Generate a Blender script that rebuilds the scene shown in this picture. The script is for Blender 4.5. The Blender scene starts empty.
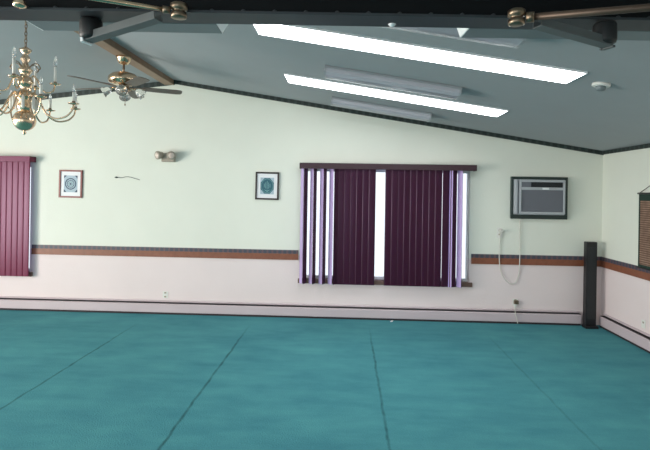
import bpy, math, random
from mathutils import Vector, Matrix
random.seed(5)
S = bpy.context.scene
COL = S.collection
PI = math.pi

# ------------------------------------------------------------ materials
def mat(name, col, rough=0.6, metal=0.0, noise=0.0, nscale=12, bump=0.0, bscale=60, spec=0.5, emit=None, es=0, trans=0):
    m = bpy.data.materials.new(name); m.use_nodes = True
    nt = m.node_tree; b = nt.nodes['Principled BSDF']
    b.inputs['Base Color'].default_value = (*col, 1)
    b.inputs['Roughness'].default_value = rough
    b.inputs['Metallic'].default_value = metal
    b.inputs['Specular IOR Level'].default_value = spec
    b.inputs['Transmission Weight'].default_value = trans
    tc = nt.nodes.new('ShaderNodeTexCoord')
    if noise:
        n = nt.nodes.new('ShaderNodeTexNoise'); n.inputs['Scale'].default_value = nscale; n.inputs['Detail'].default_value = 4
        nt.links.new(tc.outputs['Object'], n.inputs['Vector'])
        mx = nt.nodes.new('ShaderNodeMixRGB'); mx.blend_type = 'MIX'
        mx.inputs[1].default_value = (*[c*(1-noise) for c in col], 1)
        mx.inputs[2].default_value = (*[min(1, c*(1+noise)) for c in col], 1)
        nt.links.new(n.outputs['Fac'], mx.inputs[0]); nt.links.new(mx.outputs[0], b.inputs['Base Color'])
    if bump:
        n2 = nt.nodes.new('ShaderNodeTexNoise'); n2.inputs['Scale'].default_value = bscale
        nt.links.new(tc.outputs['Object'], n2.inputs['Vector'])
        bp = nt.nodes.new('ShaderNodeBump'); bp.inputs['Strength'].default_value = bump; bp.inputs['Distance'].default_value = 0.01
        nt.links.new(n2.outputs['Fac'], bp.inputs['Height']); nt.links.new(bp.outputs[0], b.inputs['Normal'])
    if emit:
        b.inputs['Emission Color'].default_value = (*emit, 1); b.inputs['Emission Strength'].default_value = es
    return m

def math_node(nt, op, a, b=None, clamp=False):
    n = nt.nodes.new('ShaderNodeMath'); n.operation = op; n.use_clamp = clamp
    for i, v in enumerate((a, b)):
        if v is None: continue
        if isinstance(v, (int, float)): n.inputs[i].default_value = v
        else: nt.links.new(v, n.inputs[i])
    return n.outputs[0]

def wall_mat(green, pink, zsplit=0.82):
    m = mat('painted_wall', green, 0.75, bump=0.12, bscale=40)
    nt = m.node_tree; b = nt.nodes['Principled BSDF']
    tc = nt.nodes.new('ShaderNodeTexCoord'); sp = nt.nodes.new('ShaderNodeSeparateXYZ')
    nt.links.new(tc.outputs['Object'], sp.inputs[0])
    f = math_node(nt, 'GREATER_THAN', sp.outputs[2], zsplit)
    mx = nt.nodes.new('ShaderNodeMixRGB'); mx.inputs[1].default_value = (*pink, 1); mx.inputs[2].default_value = (*green, 1)
    nt.links.new(f, mx.inputs[0])
    n = nt.nodes.new('ShaderNodeTexNoise'); n.inputs['Scale'].default_value = 1.6; n.inputs['Detail'].default_value = 3
    nt.links.new(tc.outputs['Object'], n.inputs['Vector'])
    r = nt.nodes.new('ShaderNodeMapRange'); r.inputs['To Min'].default_value = .94; r.inputs['To Max'].default_value = 1.04
    nt.links.new(n.outputs['Fac'], r.inputs['Value'])
    m2 = nt.nodes.new('ShaderNodeVectorMath'); m2.operation = 'SCALE'
    nt.links.new(mx.outputs[0], m2.inputs[0]); nt.links.new(r.outputs[0], m2.inputs['Scale'])
    nt.links.new(m2.outputs[0], b.inputs['Base Color'])
    return m

def carpet_mat():
    m = mat('teal_carpet', (0.03, 0.18, 0.17), 0.95, spec=0.15)
    nt = m.node_tree; b = nt.nodes['Principled BSDF']
    tc = nt.nodes.new('ShaderNodeTexCoord'); sp = nt.nodes.new('ShaderNodeSeparateXYZ')
    nt.links.new(tc.outputs['Object'], sp.inputs[0])
    n = nt.nodes.new('ShaderNodeTexNoise'); n.inputs['Scale'].default_value = 1.3; n.inputs['Detail'].default_value = 8; n.inputs['Roughness'].default_value = .65
    nt.links.new(tc.outputs['Object'], n.inputs['Vector'])
    mx = nt.nodes.new('ShaderNodeMixRGB')
    mx.inputs[1].default_value = (0.050, 0.215, 0.265, 1); mx.inputs[2].default_value = (0.100, 0.350, 0.375, 1)
    mp = nt.nodes.new('ShaderNodeMapping'); mp.inputs['Scale'].default_value = (1.3, 4.0, 1)
    nt.links.new(tc.outputs['Object'], mp.inputs['Vector'])
    ns = nt.nodes.new('ShaderNodeTexNoise'); ns.inputs['Scale'].default_value = 1.5; ns.inputs['Detail'].default_value = 7; ns.inputs['Roughness'].default_value = .6
    nt.links.new(mp.outputs[0], ns.inputs['Vector'])
    av = math_node(nt, 'ADD', math_node(nt, 'MULTIPLY', n.outputs['Fac'], .5), math_node(nt, 'MULTIPLY', ns.outputs['Fac'], .5))
    rg = nt.nodes.new('ShaderNodeMapRange'); rg.inputs['From Min'].default_value = .30; rg.inputs['From Max'].default_value = .70
    nt.links.new(av, rg.inputs['Value']); nt.links.new(rg.outputs[0], mx.inputs[0])
    # wavering worn seams between the carpet strips
    nz = nt.nodes.new('ShaderNodeTexNoise'); nz.inputs['Scale'].default_value = 5; nz.inputs['Detail'].default_value = 3
    nt.links.new(tc.outputs['Object'], nz.inputs['Vector'])
    wob = math_node(nt, 'MULTIPLY', math_node(nt, 'SUBTRACT', nz.outputs['Fac'], .5), .035)
    xx = math_node(nt, 'ADD', sp.outputs[0], wob)
    tot = None
    for xs, st in ((-2.56, .7), (-1.175, .75), (.30, .65), (1.68, .3), (-3.98, .3)):
        d = math_node(nt, 'ABSOLUTE', math_node(nt, 'SUBTRACT', xx, xs))
        v = math_node(nt, 'MULTIPLY', math_node(nt, 'SUBTRACT', 1.0, math_node(nt, 'DIVIDE', d, .017), True), st)
        tot = v if tot is None else math_node(nt, 'MAXIMUM', tot, v)
    n3 = nt.nodes.new('ShaderNodeTexNoise'); n3.inputs['Scale'].default_value = 9
    nt.links.new(tc.outputs['Object'], n3.inputs['Vector'])
    fade = math_node(nt, 'MULTIPLY', math_node(nt, 'SUBTRACT', 6.2, sp.outputs[1]), 1.1, True)
    tot = math_node(nt, 'MULTIPLY', math_node(nt, 'MULTIPLY', tot, fade), math_node(nt, 'MULTIPLY', n3.outputs['Fac'], 1.7), True)
    m3 = nt.nodes.new('ShaderNodeMixRGB'); m3.inputs[2].default_value = (0.012, 0.06, 0.065, 1)
    nt.links.new(tot, m3.inputs[0]); nt.links.new(mx.outputs[0], m3.inputs[1])
    # fine pile speckle
    n4 = nt.nodes.new('ShaderNodeTexNoise'); n4.inputs['Scale'].default_value = 90; n4.inputs['Detail'].default_value = 2
    nt.links.new(tc.outputs['Object'], n4.inputs['Vector'])
    r = nt.nodes.new('ShaderNodeMapRange'); r.inputs['To Min'].default_value = .85; r.inputs['To Max'].default_value = 1.15
    nt.links.new(n4.outputs['Fac'], r.inputs['Value'])
    m2 = nt.nodes.new('ShaderNodeVectorMath'); m2.operation = 'SCALE'
    nt.links.new(m3.outputs[0], m2.inputs[0]); nt.links.new(r.outputs[0], m2.inputs['Scale'])
    nt.links.new(m2.outputs[0], b.inputs['Base Color'])
    bp = nt.nodes.new('ShaderNodeBump'); bp.inputs['Strength'].default_value = .4; bp.inputs['Distance'].default_value = .01
    nt.links.new(n4.outputs['Fac'], bp.inputs['Height']); nt.links.new(bp.outputs[0], b.inputs['Normal'])
    return m

def band_mat(name, dark, light, axis, scale):
    m = mat(name, dark, .5)
    nt = m.node_tree; b = nt.nodes['Principled BSDF']
    tc = nt.nodes.new('ShaderNodeTexCoord'); sp = nt.nodes.new('ShaderNodeSeparateXYZ')
    nt.links.new(tc.outputs['Object'], sp.inputs[0])
    s = math_node(nt, 'SINE', math_node(nt, 'MULTIPLY', sp.outputs[axis], scale))
    f = math_node(nt, 'GREATER_THAN', s, .35)
    mx = nt.nodes.new('ShaderNodeMixRGB'); mx.inputs[1].default_value = (*dark, 1); mx.inputs[2].default_value = (*light, 1)
    nt.links.new(f, mx.inputs[0]); nt.links.new(mx.outputs[0], b.inputs['Base Color'])
    return m

def slat_mat(name, col, tcol, tf, spec=.3):
    m = bpy.data.materials.new(name); m.use_nodes = True; nt = m.node_tree
    b = nt.nodes['Principled BSDF']; b.inputs['Base Color'].default_value = (*col, 1); b.inputs['Roughness'].default_value = .3; b.inputs['Specular IOR Level'].default_value = spec; b.inputs['Specular Tint'].default_value = (.85, .72, 1, 1)
    t = nt.nodes.new('ShaderNodeBsdfTranslucent'); t.inputs[0].default_value = (*tcol, 1)
    mx = nt.nodes.new('ShaderNodeMixShader'); mx.inputs[0].default_value = tf
    nt.links.new(b.outputs[0], mx.inputs[1]); nt.links.new(t.outputs[0], mx.inputs[2])
    nt.links.new(mx.outputs[0], nt.nodes['Material Output'].inputs[0])
    return m

def pane_mat():
    m = bpy.data.materials.new('window_glass'); m.use_nodes = True; nt = m.node_tree
    nt.nodes.remove(nt.nodes['Principled BSDF'])
    t = nt.nodes.new('ShaderNodeBsdfTransparent'); g = nt.nodes.new('ShaderNodeBsdfGlossy'); g.inputs['Roughness'].default_value = .02
    fr = nt.nodes.new('ShaderNodeFresnel'); mx = nt.nodes.new('ShaderNodeMixShader')
    nt.links.new(fr.outputs[0], mx.inputs[0]); nt.links.new(t.outputs[0], mx.inputs[1]); nt.links.new(g.outputs[0], mx.inputs[2])
    nt.links.new(mx.outputs[0], nt.nodes['Material Output'].inputs[0])
    return m

M = {
 'wall': wall_mat((.77, .785, .705), (.80, .69, .69)),
 'carpet': carpet_mat(),
 'ceil': mat('ceiling_paint', (.36, .378, .392), .85, noise=.04, nscale=3, bump=.1, bscale=25),
 'brown': mat('brown_border', (.23, .078, .04), .45, noise=.25, nscale=20),
 'pattern': band_mat('blue_pattern_border', (.055, .06, .085), (.12, .075, .09), 0, 95),
 'patternY': band_mat('blue_pattern_border_side', (.055, .06, .085), (.12, .075, .09), 1, 95),
 'gable': band_mat('dark_green_border', (.014, .024, .022), (.035, .05, .047), 0, 70),
 'gableY': band_mat('dark_green_border_side', (.014, .024, .022), (.035, .05, .047), 1, 70),
 'heater': mat('heater_enamel', (.56, .47, .50), .4, noise=.05, nscale=3),
 'slot': mat('heater_gap_shade', (.03, .025, .03), .8),
 'ridge': mat('ridge_wood', (.30, .19, .125), .55, noise=.25, nscale=9),
 'white': mat('white_plastic', (.75, .74, .70), .45),
 'frame_white': mat('white_sash', (.78, .79, .80), .4),
 'sillw': mat('brown_sill', (.16, .09, .07), .5, noise=.2),
 'slat': slat_mat('maroon_slat', (.16, .018, .043), (.4, .1, .2), .05),
 'slat_backlit': slat_mat('backlit_dark_slat', (.040, .008, .020), (.42, .22, .6), .07),  # darker copy of the maroon slat; backlight contrast put into the colour
 'slat_back': slat_mat('lavender_slat_back', (.58, .44, .78), (.5, .35, .8), .12),
 'valance': mat('valance_maroon', (.04, .012, .02), .45),
 'glass': pane_mat(),
 'brass': mat('polished_brass', (.78, .58, .40), .24, 1.0, noise=.15, nscale=30),
 'brassdk': mat('aged_brass', (.27, .20, .14), .38, 1.0, noise=.3, nscale=25),
 'steelblk': mat('black_steel', (.004, .005, .006), .6, .0, noise=.3, nscale=6, spec=.15),
 'steelgry': mat('grey_steel', (.038, .044, .05), .5, .3, noise=.2, nscale=8),
 'channel': mat('grey_channel', (.12, .13, .13), .45, .3, noise=.2, nscale=8),
 'drum': mat('dark_drum', (.008, .009, .01), .5),
 'housing': mat('housing_grey', (.16, .19, .20), .5, noise=.06),
 'bevel': mat('housing_white', (.85, .87, .88), .3),
 'candle': mat('candle_sleeve', (.80, .78, .72), .4),
 'bulb': mat('clear_bulb', (.92, .94, .95), .06, trans=.75),
 'tulip': mat('frosted_tulip', (.9, .9, .88), .15, trans=.85),
 'blade': mat('fan_blade', (.10, .075, .06), .5, noise=.3, nscale=14),
 'panel': mat('light_panel', (.9, .9, .9), .4, emit=(.93, .97, 1.0), es=9),
 'lens': mat('unlit_lens', (.40, .40, .44), .22, noise=.04),
 'fixt': mat('fixture_metal', (.30, .32, .34), .4),
 'redframe': mat('red_brown_frame', (.22, .05, .045), .4),
 'blkframe': mat('dark_frame', (.022, .012, .012), .35),
 'mat': mat('white_mat', (.82, .82, .85), .6),
 'print': mat('blue_green_print', (.16, .33, .34), .6, noise=.35, nscale=60),
 'printpale': mat('pale_blue_print', (.40, .50, .58), .6, noise=.25, nscale=60),
 'ink': mat('navy_ink', (.02, .045, .10), .6),
 'inkteal': mat('teal_ink', (.025, .11, .15), .6),
 'acframe': mat('dark_green_frame', (.018, .032, .03), .35),
 'ac': mat('ac_casing', (.42, .44, .47), .4),
 'acgrey': mat('ac_grille', (.16, .17, .20), .5),
 'acdark': mat('ac_vent', (.02, .025, .03), .6),
 'acsil': mat('ac_badge', (.85, .87, .88), .25),
 'cord': mat('pale_cord', (.62, .60, .55), .5),
 'black': mat('black_plastic', (.008, .008, .010), .4),
 'mesh': mat('speaker_mesh', (.018, .020, .022), .7, bump=.5, bscale=300),
 'cloth': mat('green_cloth', (.012, .035, .025), .8),
 'beige': mat('beige_plastic', (.36, .31, .25), .45),
 'lamplens': mat('lamp_lens', (.75, .62, .55), .2),
}
def bamboo():
    m = mat('bamboo_weave', (.2, .11, .07), .6); nt = m.node_tree; b = nt.nodes['Principled BSDF']
    tc = nt.nodes.new('ShaderNodeTexCoord'); sp = nt.nodes.new('ShaderNodeSeparateXYZ'); nt.links.new(tc.outputs['Object'], sp.inputs[0])
    s = math_node(nt, 'SINE', math_node(nt, 'MULTIPLY', sp.outputs[2], 260))
    n = nt.nodes.new('ShaderNodeTexNoise'); n.inputs['Scale'].default_value = 14; nt.links.new(tc.outputs['Object'], n.inputs['Vector'])
    f = math_node(nt, 'MULTIPLY', math_node(nt, 'ADD', math_node(nt, 'MULTIPLY', s, .5), .5), n.outputs['Fac'])
    mx = nt.nodes.new('ShaderNodeMixRGB'); mx.inputs[1].default_value = (.10, .045, .028, 1); mx.inputs[2].default_value = (.50, .33, .24, 1)
    nt.links.new(f, mx.inputs[0]); nt.links.new(mx.outputs[0], b.inputs['Base Color']); return m
M['bamboo'] = bamboo()

# ------------------------------------------------------------ mesh builder
class MB:
    def __init__(s): s.v = []; s.f = []; s.mi = []; s.sm = []
    def add(s, vs, fs, mi=0, smooth=False):
        o = len(s.v); s.v += [tuple(v) for v in vs]
        for f in fs: s.f.append([i+o for i in f]); s.mi.append(mi); s.sm.append(smooth)
        return s
    def box(s, x0, x1, y0, y1, z0, z1, mi=0, T=None):
        vs = [Vector((x, y, z)) for z in (z0, z1) for y in (y0, y1) for x in (x0, x1)]
        if T: vs = [T @ v for v in vs]
        return s.add(vs, [(0,2,3,1),(4,5,7,6),(0,1,5,4),(2,6,7,3),(0,4,6,2),(1,3,7,5)], mi)
    def prism(s, poly, y0, y1, mi=0, T=None):      # poly in (x, z), extruded along y
        n = len(poly); vs = [Vector((x, y0, z)) for x, z in poly] + [Vector((x, y1, z)) for x, z in poly]
        if T: vs = [T @ v for v in vs]
        return s.add(vs, [tuple(range(n)), tuple(range(2*n-1, n-1, -1))] + [(i, i+n, (i+1) % n+n, (i+1) % n) for i in range(n)], mi)
    def tube(s, pts, r, seg=8, mi=0, closed=False):
        pts = [Vector(p) for p in pts]; n = len(pts); rr = r if isinstance(r, (list, tuple)) else [r]*n
        vs = []; up = Vector((0, 0, 1)); prev = None
        for i, p in enumerate(pts):
            if closed: t = pts[(i+1) % n]-pts[i-1]
            else: t = pts[min(i+1, n-1)]-pts[max(i-1, 0)]
            t.normalize()
            if prev is None:
                a = up if abs(t.z) < .9 else Vector((1, 0, 0)); u = t.cross(a).normalized()
            else: u = (prev - t*prev.dot(t)).normalized()
            prev = u; w = t.cross(u)
            for k in range(seg):
                a = 2*PI*k/seg; vs.append(p + (u*math.cos(a)+w*math.sin(a))*rr[i])
        fs = []
        for i in range(n if closed else n-1):
            j = (i+1) % n
            for k in range(seg): fs.append((i*seg+k, i*seg+(k+1) % seg, j*seg+(k+1) % seg, j*seg+k))
        if not closed: fs += [tuple(range(seg-1, -1, -1)), tuple((n-1)*seg+k for k in range(seg))]
        return s.add(vs, fs, mi, True)
    def lathe(s, prof, c=(0, 0, 0), seg=20, mi=0, T=None):   # prof (r, z)
        vs = []; 
        for r, z in prof:
            for k in range(seg):
                a = 2*PI*k/seg; v = Vector((r*math.cos(a), r*math.sin(a), z))
                if T: v = T @ v
                vs.append(v+Vector(c))
        fs = [(i*seg+k, i*seg+(k+1) % seg, (i+1)*seg+(k+1) % seg, (i+1)*seg+k) for i in range(len(prof)-1) for k in range(seg)]
        fs += [tuple(range(seg-1, -1, -1)), tuple((len(prof)-1)*seg+k for k in range(seg))]
        return s.add(vs, fs, mi, True)
    def build(s, name, mats, parent=None, bevel=0, loc=None):
        me = bpy.data.meshes.new(name); me.from_pydata(s.v, [], s.f); me.update()
        if not isinstance(mats, (list, tuple)): mats = [mats]
        for m in mats: me.materials.append(m)
        for i, p in enumerate(me.polygons): p.material_index = s.mi[i]; p.use_smooth = s.sm[i]
        o = bpy.data.objects.new(name, me); COL.objects.link(o)
        if parent: o.parent = parent
        if loc: o.location = loc
        if bevel:
            b = o.modifiers.new('bevel', 'BEVEL'); b.width = bevel; b.segments = 2; b.limit_method = 'ANGLE'
        return o

def struct(o): o['kind'] = 'structure'; return o
def tag(o, label, cat, group=None):
    o['label'] = label; o['category'] = cat
    if group: o['group'] = group
    return o
def thing(name, label, cat, loc, rz=0, group=None):
    o = bpy.data.objects.new(name, None); COL.objects.link(o); o.empty_display_size = .1
    o.location = loc; o.rotation_euler = (0, 0, rz); return tag(o, label, cat, group)
def children(o): return [c for c in bpy.data.objects if c.parent == o]
def copy_tree(o, parent=None):
    kids = children(o); c = o.copy(); COL.objects.link(c)
    if parent: c.parent = parent
    for k in kids: copy_tree(k, c)
    return c
def curve(pts, n=8):                                # catmull-rom
    P = [Vector(p) for p in pts]; P = [P[0]*2-P[1]] + P + [P[-1]*2-P[-2]]; out = []
    for i in range(1, len(P)-2):
        for k in range(n):
            t = k/n; a, b, c, d = P[i-1:i+3]
            out.append(.5*((2*b)+(c-a)*t+(2*a-5*b+4*c-d)*t*t+(3*b-a-3*c+d)*t**3))
    out.append(P[-2]); return out

# ------------------------------------------------------------ room
YB, XR, XL, YR = 6.60, 3.29, -7.2, -3.6            # far wall, right wall, left wall, rear wall
AX, AZ, SR, SL = -2.325, 3.125, .157, .118          # ridge position, height, slopes
def ceil_z(x): return AZ-SR*(x-AX) if x > AX else AZ+SL*(x-AX)
W1 = (-.60, 1.60, .50, 1.98)                       # opening behind the centre blinds
W2 = (-6.45, -4.285, .50, 1.98)

floor = MB().box(XL-.2, XR+.2, YR-.2, YB+.2, -.1, 0).build('floor', M['carpet']); struct(floor)

m = MB(); Y0, Y1 = YB, YB+.16
for x0, x1 in ((XL-.16, W2[0]), (W2[1], W1[0]), (W1[1], XR+.16)):
    m.box(x0, x1, Y0, Y1, 0, 2.1)
for w in (W1, W2):
    m.box(w[0], w[1], Y0, Y1, 0, w[2]); m.box(w[0], w[1], Y0, Y1, w[3], 2.1)
m.prism([(XL-.16, 2.1), (XR+.16, 2.1), (XR+.16, ceil_z(XR+.16)+.02), (AX, AZ+.02), (XL-.16, ceil_z(XL-.16)+.02)], Y0, Y1)
struct(m.build('wall_back', M['wall']))
struct(MB().box(XR, XR+.16, YR, YB, 0, ceil_z(XR)+.02).build('wall_right', M['wall']))
# left wall with a wide glazed opening, rear wall with two unseen ones added to let light in
m = MB(); zt = ceil_z(XL)+.03
for y0, y1 in ((YR, -2.2), (.2, 1.2), (3.9, YB)): m.box(XL-.16, XL, y0, y1, 0, zt)
for y0, y1 in ((-2.2, .2), (1.2, 3.9)): m.box(XL-.16, XL, y0, y1, 2.2, zt); m.box(XL-.16, XL, y0, y1, 0, .25)
struct(m.build('wall_left', M['wall']))
m = MB()
for x0, x1 in ((XL-.16, -6.2), (-3.6, -2.4), (.2, XR+.16)): m.box(x0, x1, YR-.16, YR, 0, 2.2)
for x0, x1 in ((-6.2, -3.6), (-2.4, .2)): m.box(x0, x1, YR-.16, YR, 0, .3)
m.prism([(XL-.16, 2.2), (XR+.16, 2.2), (XR+.16, ceil_z(XR+.16)+.02), (AX, AZ+.02), (XL-.16, ceil_z(XL-.16)+.02)], YR-.16, YR)
struct(m.build('wall_rear', M['wall']))
m = MB(); t = .12
m.prism([(AX, AZ), (XR+.16, ceil_z(XR+.16)), (XR+.16, ceil_z(XR+.16)+t), (AX, AZ+t)], YR-.16, YB+.16)
m.prism([(XL-.16, ceil_z(XL-.16)), (AX, AZ), (AX, AZ+t), (XL-.16, ceil_z(XL-.16)+t)], YR-.16, YB+.16)
struct(m.build('ceiling', M['ceil']))
# ridge board, running to the viewer
struct(MB().box(-2.462, -2.335, YR, YB, 3.058, 3.13).build('trim_1', M['ridge'], bevel=.004))
# chair rail border: patterned strip over brown strip
def rail(n, segs):
    m = MB()
    for a, b in segs:
        m.box(a, b, YB-.014, YB, .755, .835, 0); m.box(a, b, YB-.007, YB, .835, .884, 1)
    struct(m.build(n, [M['brown'], M['pattern']]))
rail('trim_2', [(XL, W2[0]-.03), (W2[1]+.03, W1[0]-.03), (W1[1]+.03, XR)])
m = MB(); m.box(XR-.014, XR, YR, YB-.014, .755, .835, 0); m.box(XR-.007, XR, YR, YB-.014, .835, .884, 1)
struct(m.build('trim_3', [M['brown'], M['patternY']]))
# border along the gable and the right wall top
m = MB(); h = .052
m.prism([(AX, AZ-h), (XR, ceil_z(XR)-h), (XR, ceil_z(XR)), (AX, AZ)], YB-.02, YB)
m.prism([(XL, ceil_z(XL)-h-.015), (AX, AZ-h-.01), (AX, AZ), (XL, ceil_z(XL))], YB-.02, YB)
struct(m.build('trim_4', M['gable']))
struct(MB().box(XR-.02, XR, YR, YB-.02, ceil_z(XR)-.045, ceil_z(XR)).build('trim_5', M['gableY']))

# baseboard heaters
def heater_prof(): return [(0, .02), (.058, .02), (.062, .03), (.062, .135), (.045, .155), (.045, .150), (0, .150)]
def heater(name, T, L):
    e = MB()
    e.prism([(-d, z) for d, z in [(0, .026), (.060, .026), (.064, .034), (.064, .128), (.050, .142), (0, .142)]], 0, L, 0, T)   # front cover
    e.prism([(-d, z) for d, z in [(0, .142), (.052, .142), (.052, .147), (0, .147)]], 0, L, 1, T)              # solid strip, the slot's shade put into its colour
    e.prism([(-d, z) for d, z in [(0, .147), (.024, .160), (.024, .166), (.0, .178)]], 0, L, 0, T)             # top flange
    e.prism([(-d, z) for d, z in [(0, .0), (.05, .0), (.05, .026), (0, .026)]], 0, L, 1, T)                  # solid block, toe gap shade put into its dark colour
    n = int(L/1.8)
    for k in range(1, n+1):
        y = k*L/(n+1); e.prism([(-d, z) for d, z in [(.0, .027), (.0665, .027), (.0665, .130), (.050, .1445), (0, .1445)]], y-.02, y+.02, 0, T)
    o = e.build(name, [M['heater'], M['slot']]); struct(o); return o
# local: x = into room negative, y = run
heater('baseboard_back', Matrix(((0, 1, 0, XL), (1, 0, 0, YB), (0, 0, 1, 0), (0, 0, 0, 1))), 3.02-XL)
heater('baseboard_right', Matrix(((1, 0, 0, XR), (0, 1, 0, YR), (0, 0, 1, 0), (0, 0, 0, 1))), 6.50-YR)

# windows
def window(n, w):
    x0, x1, z0, z1 = w
    m = MB(); f = .045
    m.box(x0, x0+f, YB+.05, YB+.11, z0, z1); m.box(x1-.02, x1, YB+.05, YB+.11, z0, z1)
    m.box(x0+f, x1-.02, YB+.05, YB+.11, z0, z0+f); m.box(x0+f, x1-.02, YB+.05, YB+.11, z1-f, z1)
    xm = (x0+x1)/2+.25; m.box(xm-.02, xm+.02, YB+.06, YB+.10, z0+f, z1-f)
    o = struct(m.build(n, M['frame_white']))
    p = MB().box(x0+f, xm-.02, YB+.078, YB+.084, z0+f, z1-f).box(xm+.02, x1-.02, YB+.078, YB+.084, z0+f, z1-f).build('window_pane', M['glass'], o)
    s = MB().box(x0-.03, x1+.045, YB-.035, YB+.05, z0-.045, z0+.012).build('window_sill', M['sillw'], o, bevel=.003)
window('window_1', W1); window('window_2', W2)

# ------------------------------------------------------------ vertical blinds
def slat_mesh(w=.092, h=1.51, seg=6):
    m = MB(); vs = []; sag = .002
    for side in (0, 1):
        for k in range(seg+1):
            u = k/seg-.5; y = -sag*(1-4*u*u) + side*.0012
            vs += [(u*w, y, 0), (u*w, y, -h)]
    n = (seg+1)*2; fs = []
    for k in range(seg):
        a = 2*k; fs.append((a, a+2, a+3, a+1)); fs.append((n+a, n+a+1, n+a+3, n+a+2))
    s1 = [f for f in fs if min(f) >= n]; fs = [f for f in fs if min(f) < n]
    m.add(vs, s1, 1, True)
    fs += [(0, 1, n+1, n), (2*seg, n+2*seg, n+2*seg+1, 2*seg+1)]
    m.add(vs, fs, 0, True); m.box(-.004, .004, -.012, -.004, -.002, .02); return m
def blind(label, xs, x0, x1, zt, sm, name='vertical_blind', hgt=1.51):
    t = thing(name, label, 'blind', (x0, YB, zt))
    MB().box(0, x1-x0, -.145, -.13, -.075, 0).box(0, .012, -.13, 0, -.075, 0).box(x1-x0-.012, x1-x0, -.13, 0, -.075, 0).box(0, x1-x0, -.13, 0, -.012, 0).build('valance', sm if sm.name == 'maroon_slat' else M['valance'], t, bevel=.002)
    MB().box(.02, x1-x0-.02, -.105, -.07, -.055, -.02).build('headrail', M['frame_white'], t)
    first = None
    for x, ang in xs:
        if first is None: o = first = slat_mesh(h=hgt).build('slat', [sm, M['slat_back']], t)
        else: o = first.copy(); COL.objects.link(o); o.parent = t
        o.location = (x-x0, -.09, -.065); o.rotation_euler = (0, 0, math.radians(ang))
    return t
xs = []
# left half of the centre window: five turned-open slats, then closed ones
for x, a in ((-.585, 118), (-.535, 64), (-.46, 120), (-.415, 66), (-.33, 122), (-.285, 66), (-.205, 126), (-.15, 70), (-.115, 20)): xs.append((x, a))
x = -.075
while x < .345: xs.append((x, random.choice((0, 1, 0, 6)))); x += .080
x = .54
while x < 1.25: xs.append((x, random.choice((0, 1, 0, 6)))); x += .080
for x, a in ((1.275, 12), (1.335, 116), (1.375, 20), (1.455, 118), (1.49, 76)): xs.append((x, a))
blind('dark backlit vertical slat blind over the centre window, parted in the middle', xs, -.62, 1.652, 2.035, M['slat_backlit'])
xs = [(-4.285-.079*k, -1) for k in range(26)]
blind('maroon vertical slat blind hanging fully closed at the left edge', xs, -6.5, -4.215, 2.072, M['slat'], hgt=1.54)

# ------------------------------------------------------------ framed pictures
def picture(name, label, x0, x1, z0, z1, fm, design, tilt):
    w, h = x1-x0, z1-z0
    t = thing(name, label, 'picture', ((x0+x1)/2, YB, (z0+z1)/2))
    t.rotation_euler = (0, math.radians(tilt), 0)
    b = .022
    m = MB(); m.box(-w/2, w/2, -.024, -.002, h/2-b, h/2).box(-w/2, w/2, -.024, -.002, -h/2, -h/2+b)
    m.box(-w/2, -w/2+b, -.024, -.002, -h/2+b, h/2-b).box(w/2-b, w/2, -.024, -.002, -h/2+b, h/2-b)
    m.build('frame', fm, t, bevel=.002)
    MB().box(-w/2+b, w/2-b, -.012, -.002, -h/2+b, h/2-b).build('mat', M['mat'], t)
    pw, ph = w*.58, h*.60
    def ring(m, r0, r1, y, mi, n=24, a0=0, sx=1, sz=1):
        vs = []
        for k in range(n):
            a = 2*PI*k/n+a0
            for r in (r0, r1):
                for yy in (y, y+.001): vs.append((r*math.cos(a)*sx, yy, r*math.sin(a)*sz))
        fs = []
        for k in range(n):
            i, j = 4*k, 4*((k+1) % n)
            fs += [(i, j, j+2, i+2), (i+1, i+3, j+3, j+1), (i+2, j+2, j+3, i+3), (i, i+1, j+1, j)]
        m.add(vs, fs, mi)
    m = MB(); m.box(-pw/2, pw/2, -.0135, -.012, -ph/2, ph/2, 0)
    if design == 'mandala':
        R = pw*.42
        ring(m, R*.84, R, -.015, 1); ring(m, R*.55, R*.64, -.015, 1); ring(m, .001, R*.16, -.015, 1, 12)
        for k in range(12):
            a = 2*PI*k/12; c, s = math.cos(a)*R*.72, math.sin(a)*R*.72
            m.prism([(c+R*.07*math.cos(a+q), s+R*.07*math.sin(a+q)) for q in (0, PI/2, PI, 3*PI/2)], -.015, -.0135, 2)
            c, s = math.cos(a)*R*.34, math.sin(a)*R*.34
            m.prism([(c+R*.09*math.cos(a+q), s+R*.09*math.sin(a+q)) for q in (0, PI/2, PI, 3*PI/2)], -.015, -.0135, 2)
        for sx in (-1, 1):
            for sz in (-1, 1):
                X, Z = sx*pw/2, sz*ph/2
                p = [(X, Z), (X-sx*pw*.2, Z), (X, Z-sz*ph*.17)]
                m.prism(p, -.015, -.0135, 1)
        m.build('print', [M['printpale'], M['ink'], M['print']], t)
    else:
        R = pw*.52
        ring(m, .001, R, -.0145, 1, 8, PI/8, 1, 1.18)
        ring(m, R*.80, R*.86, -.0155, 2, 24, 0, 1, 1.18)
        for k in range(-2, 3):
            hh = (R*.62-abs(k)*R*.17)*1.1
            m.box(k*R*.2-R*.04, k*R*.2+R*.04, -.0158, -.0145, -hh*.75, hh, 2)
        m.prism([(-R*.5, -R*.5), (0, -R*.85), (R*.5, -R*.5), (0, -R*.65)], -.0158, -.0145, 2)
        m.build('print', [M['printpale'], M['inkteal'], M['print']], t)
picture('framed_picture', 'red-brown framed print of a round blue mandala on white mat', -3.884, -3.566, 1.528, 1.902, M['redframe'], 'mandala', .6)
picture('framed_picture', 'dark framed print with a navy octagon emblem on white mat', -1.215, -.902, 1.545, 1.912, M['blkframe'], 'octagon', .6)

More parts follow.
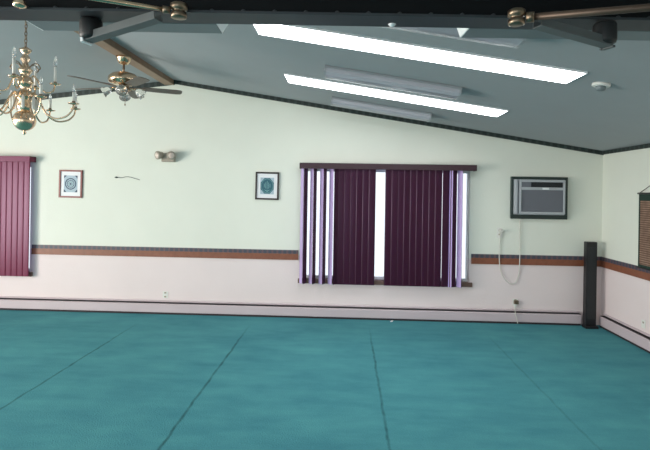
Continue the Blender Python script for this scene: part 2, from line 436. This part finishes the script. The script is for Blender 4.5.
# ------------------------------------------------------------ emergency lamp and wall cable stub
t = thing('emergency_light', 'small beige twin-head emergency light high on the back wall', 'emergency light', (-2.395, YB, 2.085)); t.scale = (1.3, 1.3, 1.3)
MB().box(-.055, .075, -.06, 0, -.045, .045).build('housing', M['beige'], t, bevel=.006)
for s, ang in ((-1, -35), (1, 30)):
    T = Matrix.Rotation(math.radians(ang), 4, 'Z') @ Matrix.Rotation(math.radians(100), 4, 'X')
    o = MB().lathe([(.012, -.055), (.03, -.04), (.042, .0), (.043, .02), (.036, .026), (.03, .026)], (0, 0, 0), 16, 0, T).build('lamp_head', M['beige'], t, loc=(-.07 if s < 0 else .055, -.085, .02))
    MB().lathe([(.034, .024), (.02, .03), (.001, .032)], (0, 0, 0), 16, 0, T).build('lens', M['lamplens'], o)
m = MB(); m.lathe([(.001, -.01), (.022, -.004), (.022, .004), (.001, .012)], (-3.10, YB-.012, 1.812), 10, 0)
m.tube(curve([(-3.10, YB-.012, 1.812), (-3.03, YB-.008, 1.808), (-2.97, YB-.007, 1.822), (-2.91, YB-.008, 1.818), (-2.84, YB-.006, 1.80), (-2.78, YB-.004, 1.782)]), .0035, 6)
tag(m.build('cable_stub', M['acdark']), 'short loose dark wire end sticking out of the bare wall', 'wire')

# ------------------------------------------------------------ wall air conditioner
t = thing('air_conditioner', 'grey through-wall air conditioner in a dark green frame', 'air conditioner', (2.475, YB, 1.627))
W, H = .357, .272
m = MB(); m.box(-W, W, -.05, 0, H-.035, H).box(-W, W, -.05, 0, -H, -H+.055).box(-W, -W+.03, -.05, 0, -H+.055, H-.035).box(W-.045, W, -.05, 0, -H+.055, H-.035)
m.build('frame', M['acframe'], t, bevel=.004)
x0, x1, z0, z1 = -W+.03, W-.045, -H+.055, H-.035
m = MB(); m.box(x0, x1, -.06, 0, z0, z1)                   # sleeve body
m.box(x0+.005, x0+.035, -.10, -.06, z0+.01, z1-.005)          # left rail
m.box(x0+.055, x1-.012, -.115, -.06, z1-.035, z1-.008)
m.box(x0+.055, x1-.012, -.115, -.06, z0+.012, z0+.04)
m.box(x0+.055, x0+.078, -.115, -.06, z0+.04, z1-.035)
m.box(x1-.035, x1-.012, -.115, -.06, z0+.04, z1-.035)
m.box(x0+.078, x1-.035, -.112, -.06, z1-.135, z1-.10)
m.build('casing', M['ac'], t, bevel=.003)
m = MB(); m.box(x0+.078, x1-.035, -.098, -.06, z0+.04, z1-.135)
for k in range(17):
    z = z0+.05+k*.0165
    if z < z1-.145: m.box(x0+.082, x1-.039, -.104, -.098, z, z+.006)
m.build('grille', M['acgrey'], t)
m = MB(); m.box(x0+.20, x1-.035, -.085, -.06, z1-.10, z1-.035)
for k in range(3): m.box(x0+.20, x1-.035, -.10, -.085, z1-.092+k*.02, z1-.088+k*.02)
m.build('air_vent', M['acdark'], t)
MB().box(x0+.078, x0+.20, -.105, -.06, z1-.10, z1-.035).box(x0+.095, x0+.115, -.112, -.105, z1-.08, z1-.055).box(x0+.14, x0+.16, -.112, -.105, z1-.08, z1-.055).build('control_panel', M['acgrey'], t, bevel=.002)
MB().box(x0+.34, x0+.42, -.118, -.112, z1-.13, z1-.105).build('badge', M['acsil'], t)
MB().tube(curve([(-.235, -.03, z0), (-.235, -.03, -.33), (-.233, -.025, -.55), (-.228, -.025, -.78), (-.235, -.02, -.98), (-.27, -.02, -1.09), (-.33, -.02, -1.12), (-.40, -.02, -1.07), (-.465, -.02, -.96), (-.49, -.025, -.78), (-.485, -.02, -.52), (-.475, -.03, -.455)]), .006, 8).build('power_cord', M['cord'], t)
MB().box(-.497, -.453, -.065, -.012, -.455, -.415).build('plug', M['cord'], t, bevel=.004)

# outlets and switches
def outlet(label, x, z, h=.075, group=None, name='wall_outlet'):
    t = thing(name, label, 'outlet', (x, YB, z))
    MB().box(-.036, .036, -.006, 0, -h, h*.75).build('cover_plate', M['white'], t, bevel=.002)
    for dz in (.022, -.03): MB().box(-.014, .014, -.008, -.006, dz-.010, dz+.010).build('socket', M['beige'], t, bevel=.001)
    return t
outlet('white wall outlet left of the air conditioner cord, above the border', 1.99, 1.175)
outlet('white wall outlet low on the pink wall below the left picture', -2.408, .255, .05)
o = outlet('wall outlet with a dark plug low under the air conditioner', 2.205, .275, .05)
t = thing('plug_adapter', 'dark plug with a pale cord dropping down the heater front', 'plug', (2.21, YB-.008, .262))
MB().box(-.028, .028, -.035, 0, -.012, .035).build('plug', M['brassdk'], t, bevel=.003)
MB().tube(curve([(-.005, -.02, -.01), (-.02, -.03, -.05), (-.03, -.068, -.08), (-.025, -.074, -.13), (-.01, -.078, -.19), (.0, -.085, -.245)]), .006, 8).build('cord', M['cord'], t)
MB().box(-.03, .0, -.034, -.008, -.055, -.012).build('cord_boot', M['white'], t, bevel=.003)
t = thing('wall_outlet', 'small pale outlet on the right side wall above its heater', 'outlet', (XR, 5.66, .26))
MB().box(-.006, 0, -.035, .035, -.045, .045).build('cover_plate', M['white'], t, bevel=.002)
MB().box(-.008, -.006, -.014, .014, .008, .028).build('socket', M['beige'], t, bevel=.001)

# ------------------------------------------------------------ column speaker in the corner
t = thing('column_speaker', 'tall narrow black column speaker standing in the right corner', 'speaker', (3.085, 6.46, 0))
MB().box(-.066, .066, -.04, .04, .03, 1.085).build('cabinet', M['black'], t, bevel=.006)
MB().box(-.05, .046, -.046, -.04, .12, 1.02).build('grille', M['mesh'], t, bevel=.002)
MB().box(-.075, .085, -.07, .05, 0, .03).build('base', M['black'], t, bevel=.005)

# ------------------------------------------------------------ bamboo hanging on the right wall
t = thing('wall_hanging', 'brown woven bamboo scroll edged in dark green on the right wall', 'wall hanging', (XR, 5.55, 1.70))
MB().box(-.012, -.006, -.19, .19, -.80, -.03).build('bamboo_panel', M['bamboo'], t)
m = MB()
for y in (-.215, .19): m.box(-.014, -.004, y, y+.025, -.82, -.01)
m.box(-.014, -.004, -.19, .19, -.08, -.01).box(-.014, -.004, -.19, .19, -.82, -.79)
m.build('cloth_border', M['cloth'], t)
MB().tube([(-.012, -.235, .0), (-.012, .235, .0)], .011, 10).build('top_rod', M['black'], t)
MB().tube([(-.014, -.225, -.825), (-.014, .225, -.825)], .009, 10).build('bottom_rod', M['black'], t)
MB().tube([(-.012, -.2, .008), (-.006, 0, .095), (-.012, .2, .008)], .0035, 6).build('hanging_cord', M['drum'], t)

# ------------------------------------------------------------ ceiling lights on the right slope
ANG = math.atan(SR)
def on_slope(name, label, x, y, group=None):
    t = thing(name, label, 'ceiling light', (x, y, ceil_z(x)-.001), 0, group); t.rotation_euler = (0, ANG, 0); return t
def panel_light(label, x0, x1, y0, y1):
    L = (x1-x0)/math.cos(ANG)
    t = on_slope('strip_light', label, x0, y0, 'glowing strip lights on the ceiling')
    w = y1-y0
    MB().box(.006, L-.006, .006, w-.006, -.010, -.002).build('diffuser', M['panel'], t)
    MB().box(0, L, 0, .006, -.012, 0).box(0, L, w-.006, w, -.012, 0).box(0, .006, .006, w-.006, -.012, 0).box(L-.006, L, .006, w-.006, -.012, 0).build('trim_frame', M['bevel'], t)
panel_light('longer bright white ceiling strip light, the nearer of the two', -.695, 1.62, 3.47, 3.80)
panel_light('bright white ceiling strip light farther away, nearer the back wall', -.66, 1.60, 5.07, 5.46)
def wrap_light(label, x0, x1, y):
    L = (x1-x0)/math.cos(ANG)
    t = on_slope('fluorescent_fixture', label, x0, y, 'unlit fluorescent fixtures')
    MB().box(0, L, 0, .24, -.022, 0).build('body', M['fixt'], t, bevel=.003)
    prof = [(.008, -.022), (.012, -.055), (.04, -.078), (.10, -.086), (.14, -.086), (.20, -.078), (.228, -.055), (.232, -.022)]
    T = Matrix(((0, 1, 0, 0), (1, 0, 0, 0), (0, 0, 1, 0), (0, 0, 0, 1)))
    MB().prism(prof, .02, L-.02, 0, T).build('lens', M['lens'], t)
    MB().prism([(a, b-.002) for a, b in prof], 0, .02, 0, T).build('end_cap', M['fixt'], t)
    MB().prism([(a, b-.002) for a, b in prof], L-.02, L, 0, T).build('end_cap', M['fixt'], t)
wrap_light('unlit grey ceiling fixture between the two bright strips', -.215, 1.0, 4.44)
wrap_light('unlit grey ceiling fixture close to the back wall border', -.20, .98, 5.90)
wrap_light('unlit ceiling fixture partly hidden behind the black beam', -.20, 1.0, 2.80)
t = thing('smoke_detector', 'small round white smoke detector on the right ceiling slope', 'smoke detector', (1.825, 3.70, ceil_z(1.825)))
t.rotation_euler = (0, ANG, 0)
MB().lathe([(.001, 0), (.062, 0), (.062, -.014), (.052, -.020), (.001, -.020)][::-1], seg=24).build('base', M['white'], t)
MB().lathe([(.001, -.020), (.036, -.020), (.034, -.040), (.026, -.048), (.001, -.048)][::-1], seg=24).build('sensor', M['housing'], t)

# ------------------------------------------------------------ ceiling fan
t = thing('ceiling_fan', 'brass ceiling fan with five dark blades and tulip glass lights', 'ceiling fan', (-2.385, 5.2, 3.058))
MB().lathe([(.02, -.085), (.045, -.075), (.065, -.05), (.075, -.02), (.082, 0)], seg=24).build('canopy', M['brass'], t)
MB().lathe([(.012, -.19), (.012, -.07)], seg=12).build('downrod', M['brassdk'], t)
MB().lathe([(.03, -.30), (.10, -.295), (.145, -.275), (.155, -.245), (.15, -.215), (.12, -.185), (.06, -.165), (.03, -.160)], seg=32).build('motor', M['brass'], t)
MB().lathe([(.001, -.41), (.02, -.405), (.035, -.38), (.065, -.36), (.065, -.33), (.04, -.30), (.03, -.295)], seg=24).build('light_hub', M['brassdk'], t)
b0 = None
for k in range(5):
    a = math.radians(25+72*k)
    if b0 is None:
        m = MB(); vs = []; prof = [(.19, .045), (.22, .055), (.40, .062), (.54, .064), (.585, .055), (.60, .03)]
        for z in (-.003, .003):
            for sgn in (1, -1):
                for r, w in (prof if sgn == 1 else prof[::-1]): vs.append((r, sgn*w, z-sgn*w*.16))
        n = 2*len(prof); m.add(vs, [tuple(range(n-1, -1, -1)), tuple(range(n, 2*n))]+[(i, (i+1) % n, (i+1) % n+n, i+n) for i in range(n)])
        b0 = o = m.build('blade', M['blade'], t)
        ir = MB().box(.10, .22, -.018, .018, -.004, .004).box(.19, .25, -.035, .035, .002, .007, T=Matrix.Rotation(-.16, 4, 'X')).build('blade_iron', M['brassdk'], o)
    else: o = copy_tree(b0, t)
    o.location = (0, 0, -.325); o.rotation_euler = (0, 0, a)
s0 = None
for k in range(4):
    a = math.radians(20+90*k)
    if s0 is None:
        s0 = o = MB().tube(curve([(.05, 0, -.345), (.09, 0, -.335), (.125, 0, -.345)]), .009, 8).build('lamp_arm', M['brass'], t)
        T = Matrix.Rotation(math.radians(-58), 4, 'Y')
        g = MB().lathe([(.060, -.095), (.046, -.075), (.043, -.045), (.034, -.018), (.016, 0)], (0, 0, 0), 18, 0, T).build('glass_shade', M['tulip'], o, loc=(.12, 0, -.343))
    else: o = copy_tree(s0, t)
    o.rotation_euler = (0, 0, a)
MB().tube([(.02, 0, -.40), (.02, 0, -.50)], .002, 6).lathe([(.001, -.52), (.008, -.51), (.004, -.495)], (.02, 0, 0), 8).build('pull_chain', M['brassdk'], t)

# ------------------------------------------------------------ chandelier
t = thing('chandelier', 'brass candle chandelier with two tiers of curved arms and large ball', 'chandelier', (-2.40, 3.61, 3.058))
Z = lambda py: 2.10+(128-py)*.00745-3.058
m = MB(); zz = 0; k = 0
ztop = Z(48)
while zz-.028 > ztop:
    ring = []
    for q in range(12):
        a = 2*PI*q/12; u, v = .009*math.cos(a), .018*math.sin(a)
        ring.append((u, 0, zz-.016+v) if k % 2 else (0, u, zz-.016+v))
    m.tube(ring, .0028, 6, closed=True); zz -= .027; k += 1
m.build('chain', M['brassdk'], t)
MB().lathe([(.001, -.025), (.03, -.02), (.055, -.008), (.06, 0)], seg=20).build('canopy', M['brass'], t)
prof = [(.012, 114), (.030, 111), (.045, 106), (.030, 101), (.048, 98), (.052, 95), (.030, 92), (.020, 89), (.034, 86), (.045, 82), (.03, 78), (.018, 76), (.030, 73), (.038, 70), (.022, 67), (.014, 63), (.026, 60), (.020, 57), (.011, 55), (.026, 52.5), (.033, 50), (.018, 48.5), (.006, 47)]
MB().lathe([(r*1.3, Z(p)) for r, p in prof], seg=20).build('column', M['brass'], t)
MB().lathe([(.001, -.078)]+[(.078*math.sin(PI*q/14), -.078*math.cos(PI*q/14)) for q in range(1, 14)]+[(.02, .078)], (0, 0, Z(120.5)), 28).build('ball', M['brass'], t)
MB().lathe([(.001, Z(135)), (.010, Z(134)), (.014, Z(132.5)), (.006, Z(131.3)), (.016, Z(130.2))], seg=12).build('finial', M['brass'], t)
def arm(pts, zb, r, ch, bh, br=.011):
    a = MB().tube(curve(pts, 7), .0065, 8).build('arm', M['brass'], t)
    MB().lathe([(.004, zb-.012), (.012, zb-.006), (.036, zb-.002), (.040, zb+.004), (.012, zb+.002), (.012, zb+.02), (.002, zb+.02)], (r, 0, 0), 16).build('drip_pan', M['brass'], a)
    MB().lathe([(.0105, zb+.015), (.0105, zb+ch), (.006, zb+ch+.003)], (r, 0, 0), 12).build('candle_sleeve', M['candle'], a)
    z = zb+ch
    MB().lathe([(.006, z), (br, z+bh*.25), (br, z+bh*.42), (br*.6, z+bh*.72), (br*.2, z+bh*.93), (.0008, z+bh)], (r, 0, 0), 12).build('bulb', M['bulb'], a)
    return a
lo = arm([(.03, 0, Z(97)), (.065, 0, Z(93)), (.10, 0, Z(99)), (.15, 0, Z(112)), (.22, 0, Z(118)), (.30, 0, Z(116)), (.345, 0, Z(110)), (.358, 0, Z(104))], Z(103), .358, .085, .06)
for k in range(8):
    o = lo if k == 0 else copy_tree(lo, t)
    o.rotation_euler = (0, 0, math.radians(4+45*k))
up = arm([(.03, 0, Z(80)), (.055, 0, Z(76)), (.085, 0, Z(80)), (.115, 0, Z(89)), (.15, 0, Z(92)), (.19, 0, Z(90)), (.205, 0, Z(84))], Z(83), .205, .13, .085, .014)
for k in range(4):
    o = up if k == 0 else copy_tree(up, t)
    o.rotation_euler = (0, 0, math.radians(14+90*k))
sc = MB().tube(curve([(.02, 0, Z(70)), (.05, 0, Z(64.5)), (.085, 0, Z(64)), (.105, 0, Z(68)), (.09, 0, Z(70))], 6), .004, 6).build('scroll', M['brassdk'], t)
for k in range(6):
    o = sc if k == 0 else sc.copy()
    if k: COL.objects.link(o); o.parent = t
    o.rotation_euler = (0, 0, math.radians(10+60*k))
# hanging drops under the lower arms' hub
dr = MB().lathe([(.001, -.10), (.010, -.09), (.011, -.02), (.003, 0)], (.088, 0, Z(97)), 10).build('glass_drop', M['candle'], t)
for k in range(8):
    o = dr if k == 0 else dr.copy()
    if k: COL.objects.link(o); o.parent = t
    o.rotation_euler = (0, 0, math.radians(26+45*k))

# ------------------------------------------------------------ overhead steel beam with its gear
RZ = .047
bx = lambda x, y: (x*math.cos(RZ)-(y-2.3)*math.sin(RZ), 2.3+x*math.sin(RZ)+(y-2.3)*math.cos(RZ))
t = thing('steel_beam', 'black steel beam crossing overhead along the top edge', 'beam', (0, 2.305, 2.45), RZ); beam = t
MB().box(-6.6, 2.62, -.075, .075, 0, .012).build('bottom_flange', M['steelgry'], t, bevel=.002)
m = MB().box(-6.6, 2.62, -.055, .055, .012, .20)
m.build('web', M['steelblk'], t)
m = MB()
for k in range(40):
    x = -3+k*.14
    m.lathe([(.009, .012), (.009, .018), (.004, .021)], (x, -.064, 0), 8)
m.build('bolt_row', M['steelgry'], t)

def housing(label, x0, x1):
    X, Y = bx(x0, 2.385)
    t = thing('light_housing', label, 'light housing', (X, Y, 2.45), RZ, 'grey housings behind the beam')
    L = x1-x0; w = .14
    MB().box(.03, L-.03, .0, w, 0, .05).build('body', M['housing'], t, bevel=.003)
    T = Matrix(((1, 0, 0, 0), (0, 1, 0, 0), (0, 0, 1, 0), (0, 0, 0, 1)))
    MB().prism([(.006, .05), (.024, 0), (.03, 0), (.03, .05)], 0, w, 0, T).build('end_cap', M['bevel'], t)
    MB().prism([(L-.03, 0), (L, .05), (L-.03, .05)], 0, w, 0, T).build('end_cap', M['bevel'], t)
housing('long grey light housing tucked behind the beam on the left', -1.56, -.60)
housing('long grey light housing tucked behind the beam on the right', .545, 1.64)

def brace(label, a, b, side):
    A, B = Vector(a), Vector(b); L = (B-A).length
    t = thing('steel_brace', label, 'brace', A, math.atan2(B.y-A.y, B.x-A.x))
    e = math.asin((B.z-A.z)/L)
    R = Matrix.Rotation(-e, 4, 'Y'); w = .027
    m = MB().box(0, L, -w, w, -.018, -.014, T=R).box(0, L, -w, -w+.004, -.014, .018, T=R).box(0, L, w-.004, w, -.014, .018, T=R)
    m.build('channel', M['channel'], t, bevel=.001)
    MB().box(-.014, 0, -w-.002, w+.002, -.024, -.014, T=R).box(-.008, .006, -w-.010, -w-.001, -.024, .022, T=R).build('lip', M['bevel'] if side < 0 else M['channel'], t)
    MB().lathe([(.03, -.010), (.046, -.004), (.05, .01), (.05, .075), (.044, .087)], (.02, 0, 0), 24).build('pivot_drum', M['drum'], t)
    return t
brace('grey steel brace channel with white lip and round drum, left end of beam', (-1.225, 2.29, 2.362), (-.84, 2.16, 2.418), -1)
brace('grey steel brace channel with dark drum, right end of beam', (1.165, 2.31, 2.352), (.80, 2.17, 2.395), 1)
def rod(label, p, q, r, mt, name='brass_rod'):
    t = thing(name, label, 'rod', p)
    P, Q = Vector(p), Vector(q); d = Q-P
    MB().lathe([(.024, -.03), (.034, -.026), (.034, -.006), (.026, -.003), (.026, .006), (.036, .010), (.036, .032), (.028, .037)], (0, 0, 0), 24).build('joint', M['brassdk'], t)
    MB().tube([d*.05, d], r, 12).build('pipe', mt, t)
    MB().tube([d*.05, d*.09], r*1.5, 12).build('ferrule', M['brassdk'], t)
    return t
rod('shiny brass rod running up to the upper left corner from a round joint', (-.745, 2.15, 2.436), (-1.44, 1.86, 2.455), .0105, M['brass'])
M['bronze'] = mat('dull_bronze', (.11, .075, .055), .45, .6, noise=.3, nscale=20)
rod('dull brown metal rod running to the upper right from a brass joint', (.705, 2.15, 2.408), (1.42, 1.85, 2.372), .015, M['bronze'])
kb = MB().lathe([(.012, -.02), (.026, -.014), (.028, .0), (.02, .014), (.01, .02)], seg=20).build('knob', M['brass'], beam, loc=(-1.447, -.117, .012))
MB().tube([(0, .01, 0), (0, .055, .0)], .008, 10).build('stem', M['brassdk'], kb)
bxp = bx(.20, 2.34)
t = thing('dome_stud', 'tiny silver dome stud under the middle of the beam', 'stud', (bxp[0], bxp[1], 2.45))
MB().lathe([(.001, -.012), (.012, -.009), (.018, -.002), (.018, 0)], seg=16).build('dome', M['bevel'], t)

# paper scrap
m = MB(); m.add([(.58, 6.47, .002), (.61, 6.46, .004), (.622, 6.48, .02), (.60, 6.50, .012), (.585, 6.495, .004)], [(0, 1, 2), (0, 2, 3), (0, 3, 4)])
o = m.build('paper_scrap', M['mat']); tag(o, 'tiny white paper scrap on the carpet under the heater', 'scrap')
so = o.modifiers.new('thick', 'SOLIDIFY'); so.thickness = .001

# ------------------------------------------------------------ light
w = bpy.data.worlds.new('World'); S.world = w; w.use_nodes = True
bg = w.node_tree.nodes['Background']; bg.inputs[0].default_value = (.86, .93, 1.0, 1); bg.inputs[1].default_value = 1.4
def area(name, loc, rot, sx, sy, e, col):
    l = bpy.data.lights.new(name, 'AREA'); l.shape = 'RECTANGLE'; l.size = sx; l.size_y = sy; l.energy = e; l.color = col
    o = bpy.data.objects.new(name, l); COL.objects.link(o); o.location = loc; o.rotation_euler = [math.radians(a) for a in rot]
    return o
# daylight entering by the left-wall windows; rear area lamps are added fill at the unseen openings
area('daylight_left_front', (XL-.1, 2.55, 1.22), (0, -90, 0), 1.9, 2.65, 340, (1.0, .93, .84))
area('daylight_left_rear', (XL-.1, -1.0, 1.22), (0, -90, 0), 1.9, 2.35, 200, (1.0, .95, .88))
area('rear_fill_left', (-4.9, YR-.1, 1.25), (90, 0, 0), 2.6, 1.85, 50, (.97, .98, 1.0))
area('rear_fill_right', (-1.1, YR-.1, 1.25), (90, 0, 0), 2.6, 1.85, 22, (.84, .93, 1.0))

# ------------------------------------------------------------ camera
cam = bpy.data.cameras.new('camera'); co = bpy.data.objects.new('camera', cam); COL.objects.link(co); S.camera = co
cam.sensor_width = 36; cam.lens = 500/650*36; cam.shift_y = -33/650; cam.clip_start = .05
yaw, roll = .044, .016
fwd = Vector((-math.sin(yaw), math.cos(yaw), 0)); right0 = Vector((math.cos(yaw), math.sin(yaw), 0)); up0 = Vector((0, 0, 1))
right = right0*math.cos(roll)+up0*math.sin(roll); up = up0*math.cos(roll)-right0*math.sin(roll)
R = Matrix((right, up, -fwd)).transposed().to_4x4()
co.matrix_world = Matrix.Translation((0, 0, 1.66)) @ R
S.view_settings.view_transform = 'Standard'; S.view_settings.look = 'None'; S.view_settings.gamma = 1; S.view_settings.exposure = 0
